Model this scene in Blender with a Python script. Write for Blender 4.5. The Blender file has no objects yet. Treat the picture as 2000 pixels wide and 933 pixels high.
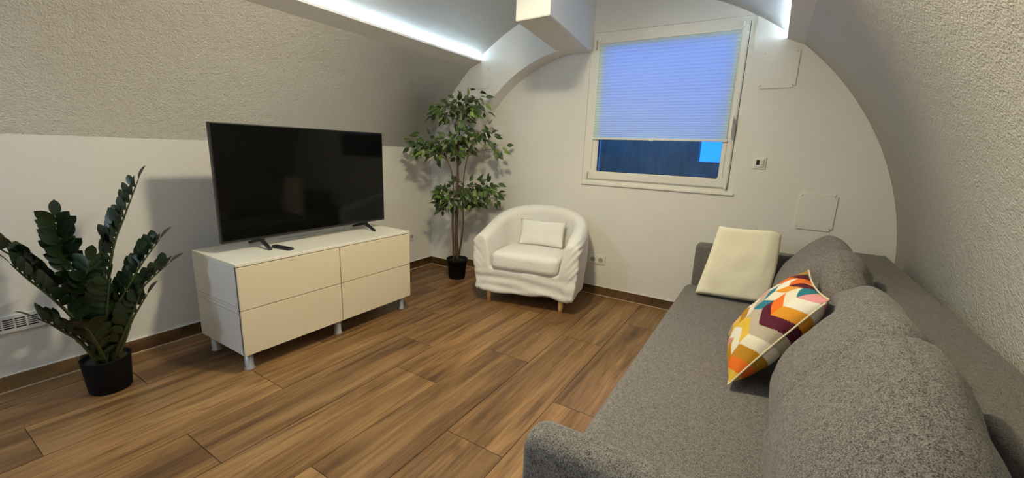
import bpy, bmesh, math, random
from mathutils import Vector, Matrix, noise

# ------------------------------------------------------------------ camera, world, lights
S = bpy.context.scene
COL = S.collection
YAW, PITCH, ROLL = 0.5473, -0.2128, 0.0379
fwd = Vector((-math.sin(YAW)*math.cos(PITCH), math.cos(YAW)*math.cos(PITCH), math.sin(PITCH)))
right0 = Vector((math.cos(YAW), math.sin(YAW), 0)); up0 = right0.cross(fwd)
right = math.cos(ROLL)*right0 + math.sin(ROLL)*up0
up = -math.sin(ROLL)*right0 + math.cos(ROLL)*up0
cd = bpy.data.cameras.new('camera'); cam = bpy.data.objects.new('camera', cd); COL.objects.link(cam)
cd.sensor_width = 36.0; cd.lens = 807.43*36/2000; cd.clip_start = 0.02
M = Matrix((right, up, -fwd)).transposed().to_4x4(); M.translation = Vector((2.9948, -3.4123, 1.2366))
cam.matrix_world = M
S.camera = cam

W = bpy.data.worlds.new('dusk_sky'); S.world = W; W.use_nodes = True
bg = W.node_tree.nodes['Background']; bg.inputs[0].default_value = (0.012, 0.17, 1.0, 1); bg.inputs[1].default_value = 3.0

# warm ceiling lamp above the middle of the room (just outside the top of the frame)
LAMP_P = (1.95, -1.92, 2.31)
ld = bpy.data.lights.new('ceiling_lamp_light', 'AREA'); ld.shape = 'DISK'; ld.size = 0.20; ld.energy = 34; ld.color = (1.0, 0.89, 0.59)
lo = bpy.data.objects.new('ceiling_lamp_light', ld); lo.location = LAMP_P; COL.objects.link(lo)
ld1 = bpy.data.lights.new('ceiling_lamp_glow', 'POINT'); ld1.energy = 11.5; ld1.color = (1.0, 0.89, 0.59); ld1.shadow_soft_size = 0.09
lo1 = bpy.data.objects.new('ceiling_lamp_glow', ld1); lo1.location = LAMP_P; COL.objects.link(lo1)
# cool white lamp in the rear part of the same room, behind the camera
ld2 = bpy.data.lights.new('rear_lamp_light', 'POINT'); ld2.energy = 40; ld2.color = (0.625, 0.80, 1.0); ld2.shadow_soft_size = 0.10
lo2 = bpy.data.objects.new('rear_lamp_light', ld2); lo2.location = (0.60, -4.40, 1.95); COL.objects.link(lo2)
LED_STRENGTH = 110.0

S.view_settings.view_transform = 'Standard'; S.view_settings.look = 'None'
S.view_settings.gamma = 1.0; S.view_settings.use_curve_mapping = False
S.view_settings.exposure = 0.06

random.seed(7)

# ------------------------------------------------------------------ helpers
def link(name, me, m=None, parent=None, kind=None):
    o = bpy.data.objects.new(name, me); COL.objects.link(o)
    if m is not None and me is not None and not me.materials: me.materials.append(m)
    if parent is not None: o.parent = parent
    if kind: o['kind'] = kind
    return o
def tag(o, label, cat, group=None):
    o['label'] = label; o['category'] = cat
    if group: o['group'] = group
    return o
def empty(name, loc, label, cat, rz=0, group=None):
    o = bpy.data.objects.new(name, None); COL.objects.link(o); o.location = loc; o.rotation_euler = (0, 0, rz)
    o.empty_display_size = 0.05
    return tag(o, label, cat, group)
def mesh(name, bm, smooth=False):
    me = bpy.data.meshes.new(name); bm.normal_update(); bm.to_mesh(me); bm.free()
    if smooth:
        for p in me.polygons: p.use_smooth = True
    return me
def pyd(name, v, f, smooth=False):
    me = bpy.data.meshes.new(name); me.from_pydata([tuple(a) for a in v], [], f); me.update()
    if smooth:
        for p in me.polygons: p.use_smooth = True
    return me
def add_box(bm, x0, x1, y0, y1, z0, z1):
    vs = [bm.verts.new(p) for p in ((x0,y0,z0),(x1,y0,z0),(x1,y1,z0),(x0,y1,z0),(x0,y0,z1),(x1,y0,z1),(x1,y1,z1),(x0,y1,z1))]
    for f in ((0,3,2,1),(4,5,6,7),(0,1,5,4),(1,2,6,5),(2,3,7,6),(3,0,4,7)): bm.faces.new([vs[i] for i in f])
    return vs
def box(name, x0, x1, y0, y1, z0, z1, bevel=0, seg=2, smooth=None):
    bm = bmesh.new(); add_box(bm, x0, x1, y0, y1, z0, z1)
    if bevel: bmesh.ops.bevel(bm, geom=bm.edges[:], offset=bevel, segments=seg, profile=0.5, affect='EDGES')
    return mesh(name, bm, smooth if smooth is not None else False)
def wn(o):
    m = o.modifiers.new('wn', 'WEIGHTED_NORMAL'); m.keep_sharp = True
    for p in o.data.polygons: p.use_smooth = True
    return o
def tube(name, pts, rads, n=8, cap=True):
    v, f = [], []
    pts = [Vector(p) for p in pts]
    for i, p in enumerate(pts):
        t = (pts[min(i+1, len(pts)-1)] - pts[max(i-1, 0)]).normalized()
        a = t.cross(Vector((0.31, 0.92, 0.2))).normalized(); b = t.cross(a)
        r = rads[i] if isinstance(rads, (list, tuple)) else rads
        for k in range(n):
            an = 2*math.pi*k/n; v.append(p + (a*math.cos(an) + b*math.sin(an))*r)
    for i in range(len(pts)-1):
        for k in range(n):
            f.append((i*n+k, i*n+(k+1) % n, (i+1)*n+(k+1) % n, (i+1)*n+k))
    if cap: f.append(tuple(range(n))[::-1]); f.append(tuple(range((len(pts)-1)*n, len(pts)*n)))
    return pyd(name, v, f, True)
def lathe(name, prof, n=32, smooth=True):
    v, f = [], []
    for r, z in prof:
        for k in range(n):
            a = 2*math.pi*k/n; v.append((r*math.cos(a), r*math.sin(a), z))
    for i in range(len(prof)-1):
        for k in range(n): f.append((i*n+k, i*n+(k+1) % n, (i+1)*n+(k+1) % n, (i+1)*n+k))
    if prof[0][0] > 1e-6: f.append(tuple(range(n))[::-1])
    if prof[-1][0] > 1e-6: f.append(tuple(range((len(prof)-1)*n, len(prof)*n)))
    me = pyd(name, v, f, smooth)
    return me
def spline(pts, n):
    pts = [Vector(p) for p in pts]; out = []
    P = [pts[0]*2-pts[1]] + pts + [pts[-1]*2-pts[-2]]
    m = len(pts)-1
    for i in range(n+1):
        s = i/n*m; k = min(int(s), m-1); t = s-k
        a, b, c, d = P[k], P[k+1], P[k+2], P[k+3]
        out.append(0.5*((2*b) + (c-a)*t + (2*a-5*b+4*c-d)*t*t + (3*b-a-3*c+d)*t**3))
    return out

# ------------------------------------------------------------------ materials
def mat(name, col, rough=0.5, metal=0.0, spec=0.5):
    m = bpy.data.materials.new(name); m.use_nodes = True
    b = m.node_tree.nodes['Principled BSDF']
    b.inputs['Base Color'].default_value = (*col, 1); b.inputs['Roughness'].default_value = rough
    b.inputs['Metallic'].default_value = metal; b.inputs['Specular IOR Level'].default_value = spec
    return m
def N(m, t, **kw):
    n = m.node_tree.nodes.new(t)
    for k, v in kw.items(): setattr(n, k, v)
    return n
def L(m, a, b): m.node_tree.links.new(a, b)
def bsdf(m): return m.node_tree.nodes['Principled BSDF']
def coords(m, out='Object', scale=(1, 1, 1)):
    tc = N(m, 'ShaderNodeTexCoord'); mp = N(m, 'ShaderNodeMapping'); mp.inputs['Scale'].default_value = scale
    L(m, tc.outputs[out], mp.inputs['Vector']); return mp.outputs['Vector']
def tex(m, vec, scale, detail=4, rough=0.5, dist=0.0):
    n = N(m, 'ShaderNodeTexNoise'); n.inputs['Scale'].default_value = scale; n.inputs['Detail'].default_value = detail
    n.inputs['Roughness'].default_value = rough; n.inputs['Distortion'].default_value = dist
    L(m, vec, n.inputs['Vector']); return n.outputs['Fac']
def ramp(m, fac, stops):
    r = N(m, 'ShaderNodeValToRGB'); e = r.color_ramp.elements
    while len(e) < len(stops): e.new(0.5)
    for i, (p, c) in enumerate(stops): e[i].position = p; e[i].color = (*c, 1)
    L(m, fac, r.inputs['Fac']); return r.outputs['Color']
def bump(m, h, strength, dist):
    b = N(m, 'ShaderNodeBump'); b.inputs['Strength'].default_value = strength; b.inputs['Distance'].default_value = dist
    L(m, h, b.inputs['Height']); L(m, b.outputs['Normal'], bsdf(m).inputs['Normal']); return b

def plaster(name, col, scale, strength, dist, stretch=(1, 1, 1)):
    m = mat(name, col, 0.9, spec=0.2); v = coords(m, 'Object', stretch)
    h1 = tex(m, v, scale, 3, 0.55); h2 = tex(m, v, scale*0.22, 2, 0.5)
    a = N(m, 'ShaderNodeMath', operation='MULTIPLY_ADD'); L(m, h2, a.inputs[0]); a.inputs[1].default_value = 0.8; L(m, h1, a.inputs[2])
    bump(m, a.outputs[0], strength, dist)
    c = ramp(m, tex(m, v, 1.7, 3), [(0.3, tuple(x*0.965 for x in col)), (0.7, tuple(min(1, x*1.02) for x in col))])
    L(m, c, bsdf(m).inputs['Base Color'])
    return m
WALLC = (0.80, 0.775, 0.73)
M_wall = plaster('wall_paint', WALLC, 85, 0.30, 0.004)
M_wall_side = plaster('wall_paint_rolled', WALLC, 120, 0.35, 0.004)
M_vault = plaster('vault_roughcast', (0.785, 0.76, 0.71), 125, 1.0, 0.008)
M_beam = plaster('beam_paint', (0.80, 0.78, 0.74), 60, 0.12, 0.003)
M_cove = plaster('cove_board_paint', (0.70, 0.68, 0.65), 60, 0.08, 0.002)
M_white_pvc = mat('white_pvc', (0.80, 0.78, 0.72), 0.35)
M_white_plastic = mat('white_plastic', (0.80, 0.78, 0.73), 0.4)
M_panel = mat('access_panel_paint', (0.80, 0.775, 0.72), 0.5)
M_dark = mat('dark_gap', (0.02, 0.018, 0.016), 0.7)
M_screw = mat('screw_metal', (0.35, 0.32, 0.28), 0.4, 0.8)
M_caulk = mat('caulk', (0.62, 0.50, 0.36), 0.7)

def wood_floor(name, light=1.0, axis='y'):
    m = mat(name, (0.3, 0.17, 0.07), 0.42, spec=0.4)
    tc = N(m, 'ShaderNodeTexCoord'); oi = N(m, 'ShaderNodeObjectInfo')
    mul = N(m, 'ShaderNodeVectorMath', operation='SCALE'); L(m, oi.outputs['Random'], mul.inputs['Scale']); mul.inputs[0].default_value = (37.0, 61.0, 13.0)
    add = N(m, 'ShaderNodeVectorMath', operation='ADD'); L(m, tc.outputs['Object'], add.inputs[0]); L(m, mul.outputs[0], add.inputs[1])
    def mp(sx, sy):
        q = N(m, 'ShaderNodeMapping'); q.inputs['Scale'].default_value = (sx, sy, 3) if axis == 'y' else (sy, sx, 3)
        L(m, add.outputs[0], q.inputs['Vector']); return q.outputs['Vector']
    broad = tex(m, mp(7.0, 0.75), 1.0, 5, 0.55, 0.9)
    grain = tex(m, mp(70, 2.6), 1.0, 6, 0.65, 0.4)
    streak = tex(m, mp(15, 0.9), 1.0, 4, 0.6, 1.6)
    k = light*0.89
    lines = tex(m, mp(150, 1.5), 1.0, 3, 0.6, 0.8)
    warp = tex(m, mp(5, 1.1), 1.0, 3, 0.5, 2.5)
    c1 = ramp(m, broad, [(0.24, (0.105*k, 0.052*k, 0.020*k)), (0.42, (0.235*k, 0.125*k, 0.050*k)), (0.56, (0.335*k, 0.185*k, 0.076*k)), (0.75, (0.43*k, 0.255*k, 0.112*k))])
    c2 = ramp(m, streak, [(0.28, (0.26, 0.24, 0.22)), (0.42, (0.74, 0.72, 0.70)), (0.58, (1.0, 1.0, 1.0)), (0.74, (1.24, 1.26, 1.26))])
    c3 = ramp(m, grain, [(0.30, (0.50, 0.46, 0.42)), (0.52, (1, 1, 1)), (0.8, (1.18, 1.18, 1.18))])
    mx = N(m, 'ShaderNodeMix', data_type='RGBA', blend_type='MULTIPLY'); mx.inputs[0].default_value = 0.85
    L(m, c1, mx.inputs[6]); L(m, c2, mx.inputs[7])
    mx2 = N(m, 'ShaderNodeMix', data_type='RGBA', blend_type='MULTIPLY'); mx2.inputs[0].default_value = 0.8
    L(m, mx.outputs[2], mx2.inputs[6]); L(m, c3, mx2.inputs[7])
    c4 = ramp(m, lines, [(0.30, (0.45, 0.40, 0.36)), (0.40, (1, 1, 1)), (1.0, (1, 1, 1))])
    mx3 = N(m, 'ShaderNodeMix', data_type='RGBA', blend_type='MULTIPLY'); mx3.inputs[0].default_value = 0.8
    L(m, mx2.outputs[2], mx3.inputs[6]); L(m, c4, mx3.inputs[7])
    c5 = ramp(m, warp, [(0.26, (0.42, 0.36, 0.32)), (0.36, (1, 1, 1)), (0.66, (1, 1, 1)), (0.78, (1.25, 1.2, 1.1))])
    mx4 = N(m, 'ShaderNodeMix', data_type='RGBA', blend_type='MULTIPLY'); mx4.inputs[0].default_value = 0.7
    L(m, mx3.outputs[2], mx4.inputs[6]); L(m, c5, mx4.inputs[7])
    hv = N(m, 'ShaderNodeHueSaturation'); L(m, mx4.outputs[2], hv.inputs['Color'])
    mr = N(m, 'ShaderNodeMapRange'); L(m, oi.outputs['Random'], mr.inputs['Value']); mr.inputs['To Min'].default_value = 0.80; mr.inputs['To Max'].default_value = 1.18
    L(m, mr.outputs[0], hv.inputs['Value'])
    L(m, hv.outputs[0], bsdf(m).inputs['Base Color'])
    bump(m, grain, 0.12, 0.002)
    return m
M_plank = wood_floor('wood_look_tile')
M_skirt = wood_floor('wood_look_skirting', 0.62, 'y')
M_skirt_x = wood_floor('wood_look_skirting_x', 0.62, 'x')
M_grout = mat('grout', (0.10, 0.055, 0.028), 0.8)

def fabric(name, dark, lite, scale=520, warp=1.0):
    m = mat(name, dark, 0.95, spec=0.15)
    v = coords(m, 'Object', (1.0, 1.0, warp))
    f = tex(m, v, scale, 2, 0.7); f2 = tex(m, v, scale*0.28, 2, 0.6)
    mm = N(m, 'ShaderNodeMath', operation='MULTIPLY_ADD'); L(m, f2, mm.inputs[0]); mm.inputs[1].default_value = 0.30; L(m, f, mm.inputs[2])
    c = ramp(m, mm.outputs[0], [(0.48, dark), (0.80, lite)])
    L(m, c, bsdf(m).inputs['Base Color']); bump(m, mm.outputs[0], 0.35, 0.002)
    bsdf(m).inputs['Sheen Weight'].default_value = 0.15
    return m
M_sofa = fabric('grey_melange_fabric', (0.050, 0.046, 0.042), (0.30, 0.275, 0.25), 330)
M_sofa_smooth = fabric('grey_melange_fabric_flat', (0.055, 0.049, 0.045), (0.25, 0.23, 0.21), 380)
def cloth(name, col, scale, strength, dist):
    m = mat(name, col, 0.9, spec=0.15); v = coords(m, 'Object')
    bump(m, tex(m, v, scale, 5, 0.6, 0.6), strength, dist); bsdf(m).inputs['Sheen Weight'].default_value = 0.1
    return m
M_slip = cloth('white_cotton_cover', (0.82, 0.80, 0.765), 24, 0.5, 0.008)
M_blanket = cloth('cream_fleece', (0.93, 0.88, 0.69), 260, 0.4, 0.003)
M_leg_wood = mat('birch_leg', (0.80, 0.49, 0.19), 0.45)
M_white_lacq = mat('white_lacquer_gloss', (0.80, 0.715, 0.545), 0.2, spec=0.35)
M_white_top = mat('white_lacquer_top', (0.84, 0.81, 0.73), 0.22)
M_white_body = mat('white_foil_body', (0.80, 0.78, 0.74), 0.4)
M_gap = mat('shadow_gap', (0.05, 0.035, 0.02), 0.8)
M_edge_grey = mat('grey_edge', (0.22, 0.21, 0.20), 0.5)
M_leg_metal = mat('brushed_leg', (0.55, 0.55, 0.56), 0.38, 0.6)
M_screen = mat('tv_screen', (0.003, 0.003, 0.003), 0.07, spec=0.22)
M_bezel = mat('tv_bezel', (0.012, 0.012, 0.013), 0.35)
M_black_plastic = mat('black_plastic', (0.012, 0.012, 0.013), 0.45)
M_pot = mat('black_pot', (0.004, 0.004, 0.005), 0.75, spec=0.2)
M_soil = mat('soil', (0.02, 0.014, 0.01), 0.95)
def leafmat(name, a, b, rough):
    m = mat(name, a, rough, spec=0.5); oi = N(m, 'ShaderNodeObjectInfo')
    c = ramp(m, oi.outputs['Random'], [(0.0, a), (1.0, b)]); L(m, c, bsdf(m).inputs['Base Color'])
    return m
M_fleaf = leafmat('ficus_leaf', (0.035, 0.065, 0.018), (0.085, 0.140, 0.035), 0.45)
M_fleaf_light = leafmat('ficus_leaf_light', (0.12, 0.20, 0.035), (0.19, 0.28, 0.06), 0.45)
M_zleaf = leafmat('zamioculcas_leaf', (0.007, 0.018, 0.007), (0.015, 0.034, 0.010), 0.42)
M_zstem = mat('zamioculcas_stem', (0.05, 0.065, 0.022), 0.5)
def bark():
    m = mat('ficus_bark', (0.10, 0.055, 0.03), 0.8); v = coords(m, 'Object', (40, 40, 8))
    c = ramp(m, tex(m, v, 1.5, 5, 0.6), [(0.3, (0.045, 0.024, 0.014)), (0.7, (0.15, 0.085, 0.048))]); L(m, c, bsdf(m).inputs['Base Color'])
    bump(m, tex(m, v, 2.5, 4), 0.5, 0.004); return m
M_bark = bark()
def emis(name, col, s):
    m = bpy.data.materials.new(name); m.use_nodes = True; nt = m.node_tree; nt.nodes.clear()
    e = nt.nodes.new('ShaderNodeEmission'); e.inputs[0].default_value = (*col, 1); e.inputs[1].default_value = s
    o = nt.nodes.new('ShaderNodeOutputMaterial'); nt.links.new(e.outputs[0], o.inputs[0]); return m
M_led = emis('led_glow', (0.62, 0.82, 1.0), LED_STRENGTH)
def blindmat():
    m = bpy.data.materials.new('pleated_blind_fabric'); m.use_nodes = True; nt = m.node_tree; nt.nodes.clear()
    d = nt.nodes.new('ShaderNodeBsdfDiffuse'); d.inputs[0].default_value = (0.40, 0.41, 0.40, 1)
    t = nt.nodes.new('ShaderNodeBsdfTranslucent'); t.inputs[0].default_value = (0.50, 0.61, 0.60, 1)
    x = nt.nodes.new('ShaderNodeAddShader')
    o = nt.nodes.new('ShaderNodeOutputMaterial')
    nt.links.new(d.outputs[0], x.inputs[0]); nt.links.new(t.outputs[0], x.inputs[1]); nt.links.new(x.outputs[0], o.inputs[0]); return m
M_blind = blindmat()
def glassmat():
    m = bpy.data.materials.new('window_glass'); m.use_nodes = True; nt = m.node_tree; nt.nodes.clear()
    t = nt.nodes.new('ShaderNodeBsdfTransparent'); t.inputs[0].default_value = (0.9, 0.94, 0.96, 1)
    g = nt.nodes.new('ShaderNodeBsdfGlossy'); g.inputs['Roughness'].default_value = 0.02
    fr = nt.nodes.new('ShaderNodeFresnel'); fr.inputs[0].default_value = 1.45
    x = nt.nodes.new('ShaderNodeMixShader'); o = nt.nodes.new('ShaderNodeOutputMaterial')
    nt.links.new(fr.outputs[0], x.inputs[0]); nt.links.new(t.outputs[0], x.inputs[1]); nt.links.new(g.outputs[0], x.inputs[2]); nt.links.new(x.outputs[0], o.inputs[0]); return m
M_glass = glassmat()
def concrete():
    m = mat('well_concrete', (0.3, 0.3, 0.32), 0.9); v = coords(m, 'Object', (1, 1, 0.4))
    c = ramp(m, tex(m, v, 3.5, 6, 0.65, 1.0), [(0.3, (0.17, 0.12, 0.06)), (0.7, (0.52, 0.38, 0.20))]); L(m, c, bsdf(m).inputs['Base Color']); return m
M_concrete = concrete()

# ------------------------------------------------------------------ room shell
CX, Z0, RR = 1.785, 0.483, 1.958         # barrel vault: centre line, spring centre height, radius
XL, XR, YF, YB = 0.0, 3.74, -6.2, 0.0    # left wall, right wall, wall behind the camera, window wall
PT = 0.164                               # depth of the arched pier in front of the window wall
def vz(x): return Z0 + math.sqrt(max(0.0, RR*RR-(x-CX)**2))
link('wall_left', box('wall_left', XL-0.2, XL, YF-0.2, 0.25, -0.1, 1.222), M_wall_side, kind='structure')
link('wall_right', box('wall_right', XR, XR+0.2, YF-0.2, 0.25, -0.1, vz(XR)), M_wall_side, kind='structure')
link('wall_front', box('wall_front', XL-0.2, XR+0.2, YF-0.2, YF, -0.1, 2.7), M_wall, kind='structure')
WX0, WX1, WZ0, WZ1 = 1.604, 2.772, 0.985, 2.180   # window opening
bm = bmesh.new()
xs = [XL-0.2, WX0, WX1, XR+0.2]; zs = [-0.1, WZ0, WZ1, 2.7]; WT = 0.25
grid = {}
for iy, y in enumerate((0.0, WT)):
    for i, x in enumerate(xs):
        for j, z in enumerate(zs): grid[i, j, iy] = bm.verts.new((x, y, z))
for i in range(3):
    for j in range(3):
        if (i, j) == (1, 1): continue
        bm.faces.new([grid[i, j, 0], grid[i+1, j, 0], grid[i+1, j+1, 0], grid[i, j+1, 0]])
        bm.faces.new([grid[i, j+1, 1], grid[i+1, j+1, 1], grid[i+1, j, 1], grid[i, j, 1]])
for a, b in (((1, 1), (2, 1)), ((2, 1), (2, 2)), ((2, 2), (1, 2)), ((1, 2), (1, 1))):
    bm.faces.new([grid[a[0], a[1], 0], grid[a[0], a[1], 1], grid[b[0], b[1], 1], grid[b[0], b[1], 0]])
bmesh.ops.recalc_face_normals(bm, faces=bm.faces[:])
link('wall_back', mesh('wall_back', bm), M_wall, kind='structure')
# barrel vault
a0 = math.pi-math.asin((1.222-Z0)/RR); a1 = math.atan2(vz(XR)-Z0, XR-CX)
n = 72; v, f = [], []
for i in range(n+1):
    a = a0 + (a1-a0)*i/n
    for R_ in (RR, RR+0.2):
        x = CX+R_*math.cos(a); z = Z0+R_*math.sin(a)
        if x < CX: x += 0.0285*(1-min(1, max(0, (z-1.222)/0.5)))
        for y in (YF-0.1, 0.03): v.append((x, y, z))
for i in range(n):
    k = i*4
    f.append((k, k+1, k+5, k+4)); f.append((k+2, k+6, k+7, k+3)); f.append((k, k+4, k+6, k+2)); f.append((k+1, k+3, k+7, k+5))
me = pyd('ceiling', v, f)
for p in me.polygons: p.use_smooth = abs(p.normal.y) < 0.5
link('ceiling', me, M_vault, kind='structure')
# arched pier in front of the window wall, left of the beam
AX, AZ, AA, AH = 1.56, 0.434, 1.28, 1.613
cols = [(-0.02, -0.05)] + [(x, -0.05) for x in (0.0, 0.07, 0.14, 0.21, 0.28)]
for i in range(0, 41):
    t = math.pi - (math.pi/2)*(i/40)
    x = AX + AA*math.cos(t); z = AZ + AH*math.sin(t)
    cols.append((x, z))
cols.append((1.62, AZ+AH))
v, f = [], []
for x, zl in cols:
    zt = vz(max(x, 0.0))+0.04
    for y in (-PT, 0.02): v += [(x, y, zl), (x, y, zt)]
for i in range(len(cols)-1):
    k = i*4
    f.append((k, k+4, k+5, k+1)); f.append((k+2, k+3, k+7, k+6))
    f.append((k, k+2, k+6, k+4)); f.append((k+1, k+5, k+7, k+3))
f.append((0, 1, 3, 2)); k = (len(cols)-1)*4; f.append((k, k+2, k+3, k+1))
me = pyd('wall_arch', v, f)
link('wall_arch', me, M_beam, kind='structure')
# boxed beam dropping from the vault
zb = 2.036
q = [(1.344, 0.02), (1.606, 0.02), (1.731, -1.0), (1.474, -0.975)]
v = [(x, y, zb) for x, y in q] + [(x, y, 2.55) for x, y in q]
f = [(0, 1, 2, 3)[::-1], (4, 5, 6, 7)] + [(i, (i+1) % 4, (i+1) % 4+4, i+4) for i in range(4)]
me = pyd('trim_1', v, f); bm = bmesh.new(); bm.from_mesh(me); bmesh.ops.recalc_face_normals(bm, faces=bm.faces[:])
bmesh.ops.bevel(bm, geom=[e for e in bm.edges], offset=0.004, segments=2, affect='EDGES'); bm.to_mesh(me); bm.free()
link('trim_1', me, M_beam, kind='structure')
# cove boards with light strips behind them
def cove(name, A, B, y1, lh, th=0.014):
    A, B = Vector((A[0], 0, A[1])), Vector((B[0], 0, B[1])); d = (B-A).normalized()
    nrm = Vector((-d.z, 0, d.x)); nrm = nrm if nrm.z > 0 else -nrm
    A2 = A - d*0.03
    lip = B + nrm*lh
    prof = [A2, B, lip, lip-d*0.006, B-d*0.006+nrm*th*0.4, A2+nrm*th*0.4]
    v = [(p.x, YF, p.z) for p in prof] + [(p.x, y1, p.z) for p in prof]; m_ = len(prof)
    f = [tuple(range(m_)), tuple(range(m_, 2*m_))[::-1]] + [(i, i+m_, (i+1) % m_+m_, (i+1) % m_) for i in range(m_)]
    me = pyd(name, v, f); bm = bmesh.new(); bm.from_mesh(me); bmesh.ops.recalc_face_normals(bm, faces=bm.faces[:]); bm.to_mesh(me); bm.free()
    o = link(name, me, M_cove, kind='structure')
    c = B - d*0.009 + nrm*(lh+0.001)
    hw = 0.005
    pr = [c-d*hw, c+d*hw, c+d*hw+nrm*0.003, c-d*hw+nrm*0.003]
    v = [(p.x, YF+0.02, p.z) for p in pr] + [(p.x, y1-0.004, p.z) for p in pr]
    f = [(0, 1, 2, 3), (7, 6, 5, 4)] + [(i, i+4, (i+1) % 4+4, (i+1) % 4) for i in range(4)]
    me = pyd('light_strip', v, f); bm = bmesh.new(); bm.from_mesh(me); bmesh.ops.recalc_face_normals(bm, faces=bm.faces[:]); bm.to_mesh(me); bm.free()
    return link('light_strip', me, M_led)
tag(cove('trim_2', (0.497, 1.957), (0.617, 2.004), -PT, 0.020), 'cool white light strip glowing above the long cove board over the television', 'light strip', 'light strips in the ceiling coves')
tag(cove('trim_3', (3.036, 1.978), (2.962, 2.010), 0.0, 0.010), 'cool white light strip glowing in the cove right of the window', 'light strip', 'light strips in the ceiling coves')

# floor of wood-look tiles, 0.297 x 1.2 m, laid along the room
fl = link('floor', box('floor', XL-0.2, XR+0.2, YF-0.2, 0.25, -0.1, -0.004), M_grout, kind='structure')
ROWX = [0.0] + [0.146+0.297*k for k in range(0, 12)] + [XR]
SEAM = {0: -2.2, 1: -2.75, 2: -3.165, 3: -2.386, 4: -2.803, 5: -1.90, 6: -2.62, 7: -2.159, 8: -1.69, 9: -2.4, 10: -1.3, 11: -2.0, 12: -2.7}
cache = {}
g = 0.0016
for r in range(len(ROWX)-1):
    x0, x1 = ROWX[r], ROWX[r+1]; s = SEAM[r]; ys = [s+1.2*k for k in range(-5, 6)]
    ys = [YF] + [y for y in ys if YF+0.02 < y < -0.02] + [0.0]
    for y0, y1 in zip(ys[:-1], ys[1:]):
        key = (round(x1-x0, 4), round(y1-y0, 4))
        if key not in cache:
            w_, l_ = key
            cache[key] = box('plank', -w_/2+g, w_/2-g, -l_/2+g, l_/2-g, -0.0039, 0.0)
        o = link('plank', cache[key], M_plank, fl); o.location = ((x0+x1)/2, (y0+y1)/2, random.uniform(-0.0006, 0.0))
# skirting tiles
def skirting(name, axis, fixed, sgn, joints, m):
    root = bpy.data.objects.new(name, None); COL.objects.link(root); root['kind'] = 'structure'
    for a, b in zip(joints[:-1], joints[1:]):
        a2, b2 = a+0.001, b-0.001
        if axis == 'y':
            x0, x1 = sorted((fixed, fixed+sgn*0.011)); me = box('skirting_tile', x0, x1, a2-(a+b)/2, b2-(a+b)/2, 0.004, 0.079, 0.0015, 1)
            o = link('skirting_tile', me, m, root); o.location = (0, (a+b)/2, 0)
        else:
            y0, y1 = sorted((fixed, fixed+sgn*0.011)); me = box('skirting_tile', a2-(a+b)/2, b2-(a+b)/2, y0, y1, 0.004, 0.079, 0.0015, 1)
            o = link('skirting_tile', me, m, root); o.location = ((a+b)/2, 0, 0)
    a, b = joints[0], joints[-1]
    if axis == 'y':
        x0, x1 = sorted((fixed, fixed+sgn*0.015)); link('caulk_line', box('caulk', x0, x1, a, b, 0.0002, 0.0045), M_caulk, root)
        x0, x1 = sorted((fixed, fixed+sgn*0.007)); link('top_seal', box('seal', x0, x1, a, b, 0.079, 0.0815), M_white_plastic, root)
    else:
        y0, y1 = sorted((fixed, fixed+sgn*0.015)); link('caulk_line', box('caulk', a, b, y0, y1, 0.0002, 0.0045), M_caulk, root)
        y0, y1 = sorted((fixed, fixed+sgn*0.007)); link('top_seal', box('seal', a, b, y0, y1, 0.079, 0.0815), M_white_plastic, root)
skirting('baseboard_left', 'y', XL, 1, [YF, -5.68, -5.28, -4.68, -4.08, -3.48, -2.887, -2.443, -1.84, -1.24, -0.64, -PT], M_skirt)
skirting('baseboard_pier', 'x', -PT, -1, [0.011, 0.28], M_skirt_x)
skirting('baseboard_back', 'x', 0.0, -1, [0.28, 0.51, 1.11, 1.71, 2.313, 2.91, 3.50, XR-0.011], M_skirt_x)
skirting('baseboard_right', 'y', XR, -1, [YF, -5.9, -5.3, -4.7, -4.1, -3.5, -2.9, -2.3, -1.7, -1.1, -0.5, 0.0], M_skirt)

# ------------------------------------------------------------------ window with light well outside
win = bpy.data.objects.new('window_1', None); COL.objects.link(win); win['kind'] = 'structure'
def ring(name, x0, x1, z0, z1, w, y0, y1, m, parent, bev=0.004, wb=None, wt=None):
    bm = bmesh.new(); wb = wb or w; wt = wt or w
    o_ = [(x0, z0), (x1, z0), (x1, z1), (x0, z1)]; i_ = [(x0+w, z0+wb), (x1-w, z0+wb), (x1-w, z1-wt), (x0+w, z1-wt)]
    V = {}
    for y in (y0, y1):
        for t, P in (('o', o_), ('i', i_)):
            for k, (x, z) in enumerate(P): V[t, k, y] = bm.verts.new((x, y, z))
    for k in range(4):
        j = (k+1) % 4
        bm.faces.new([V['o', k, y0], V['o', j, y0], V['i', j, y0], V['i', k, y0]]); bm.faces.new([V['o', k, y1], V['i', k, y1], V['i', j, y1], V['o', j, y1]])
        bm.faces.new([V['o', k, y0], V['o', k, y1], V['o', j, y1], V['o', j, y0]]); bm.faces.new([V['i', k, y0], V['i', j, y0], V['i', j, y1], V['i', k, y1]])
    bmesh.ops.recalc_face_normals(bm, faces=bm.faces[:])
    bmesh.ops.bevel(bm, geom=bm.edges[:], offset=bev, segments=2, affect='EDGES')
    return link(name, mesh(name, bm), m, parent)
ring('outer_frame', 1.600, 2.776, 0.980, 2.184, 0.073, 0.010, 0.110, M_white_pvc, win)
sash = ring('sash', 1.659, 2.738, 1.018, 2.138, 0.070, -0.008, 0.070, M_white_pvc, win, 0.006, wb=0.066)
link('glazing_gasket', ring('glazing_gasket', 1.727, 2.671, 1.082, 2.070, 0.006, 0.012, 0.03, M_dark, win, 0.001).data, None)
bpy.data.objects.remove(bpy.data.objects['glazing_gasket.001'])
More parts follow.
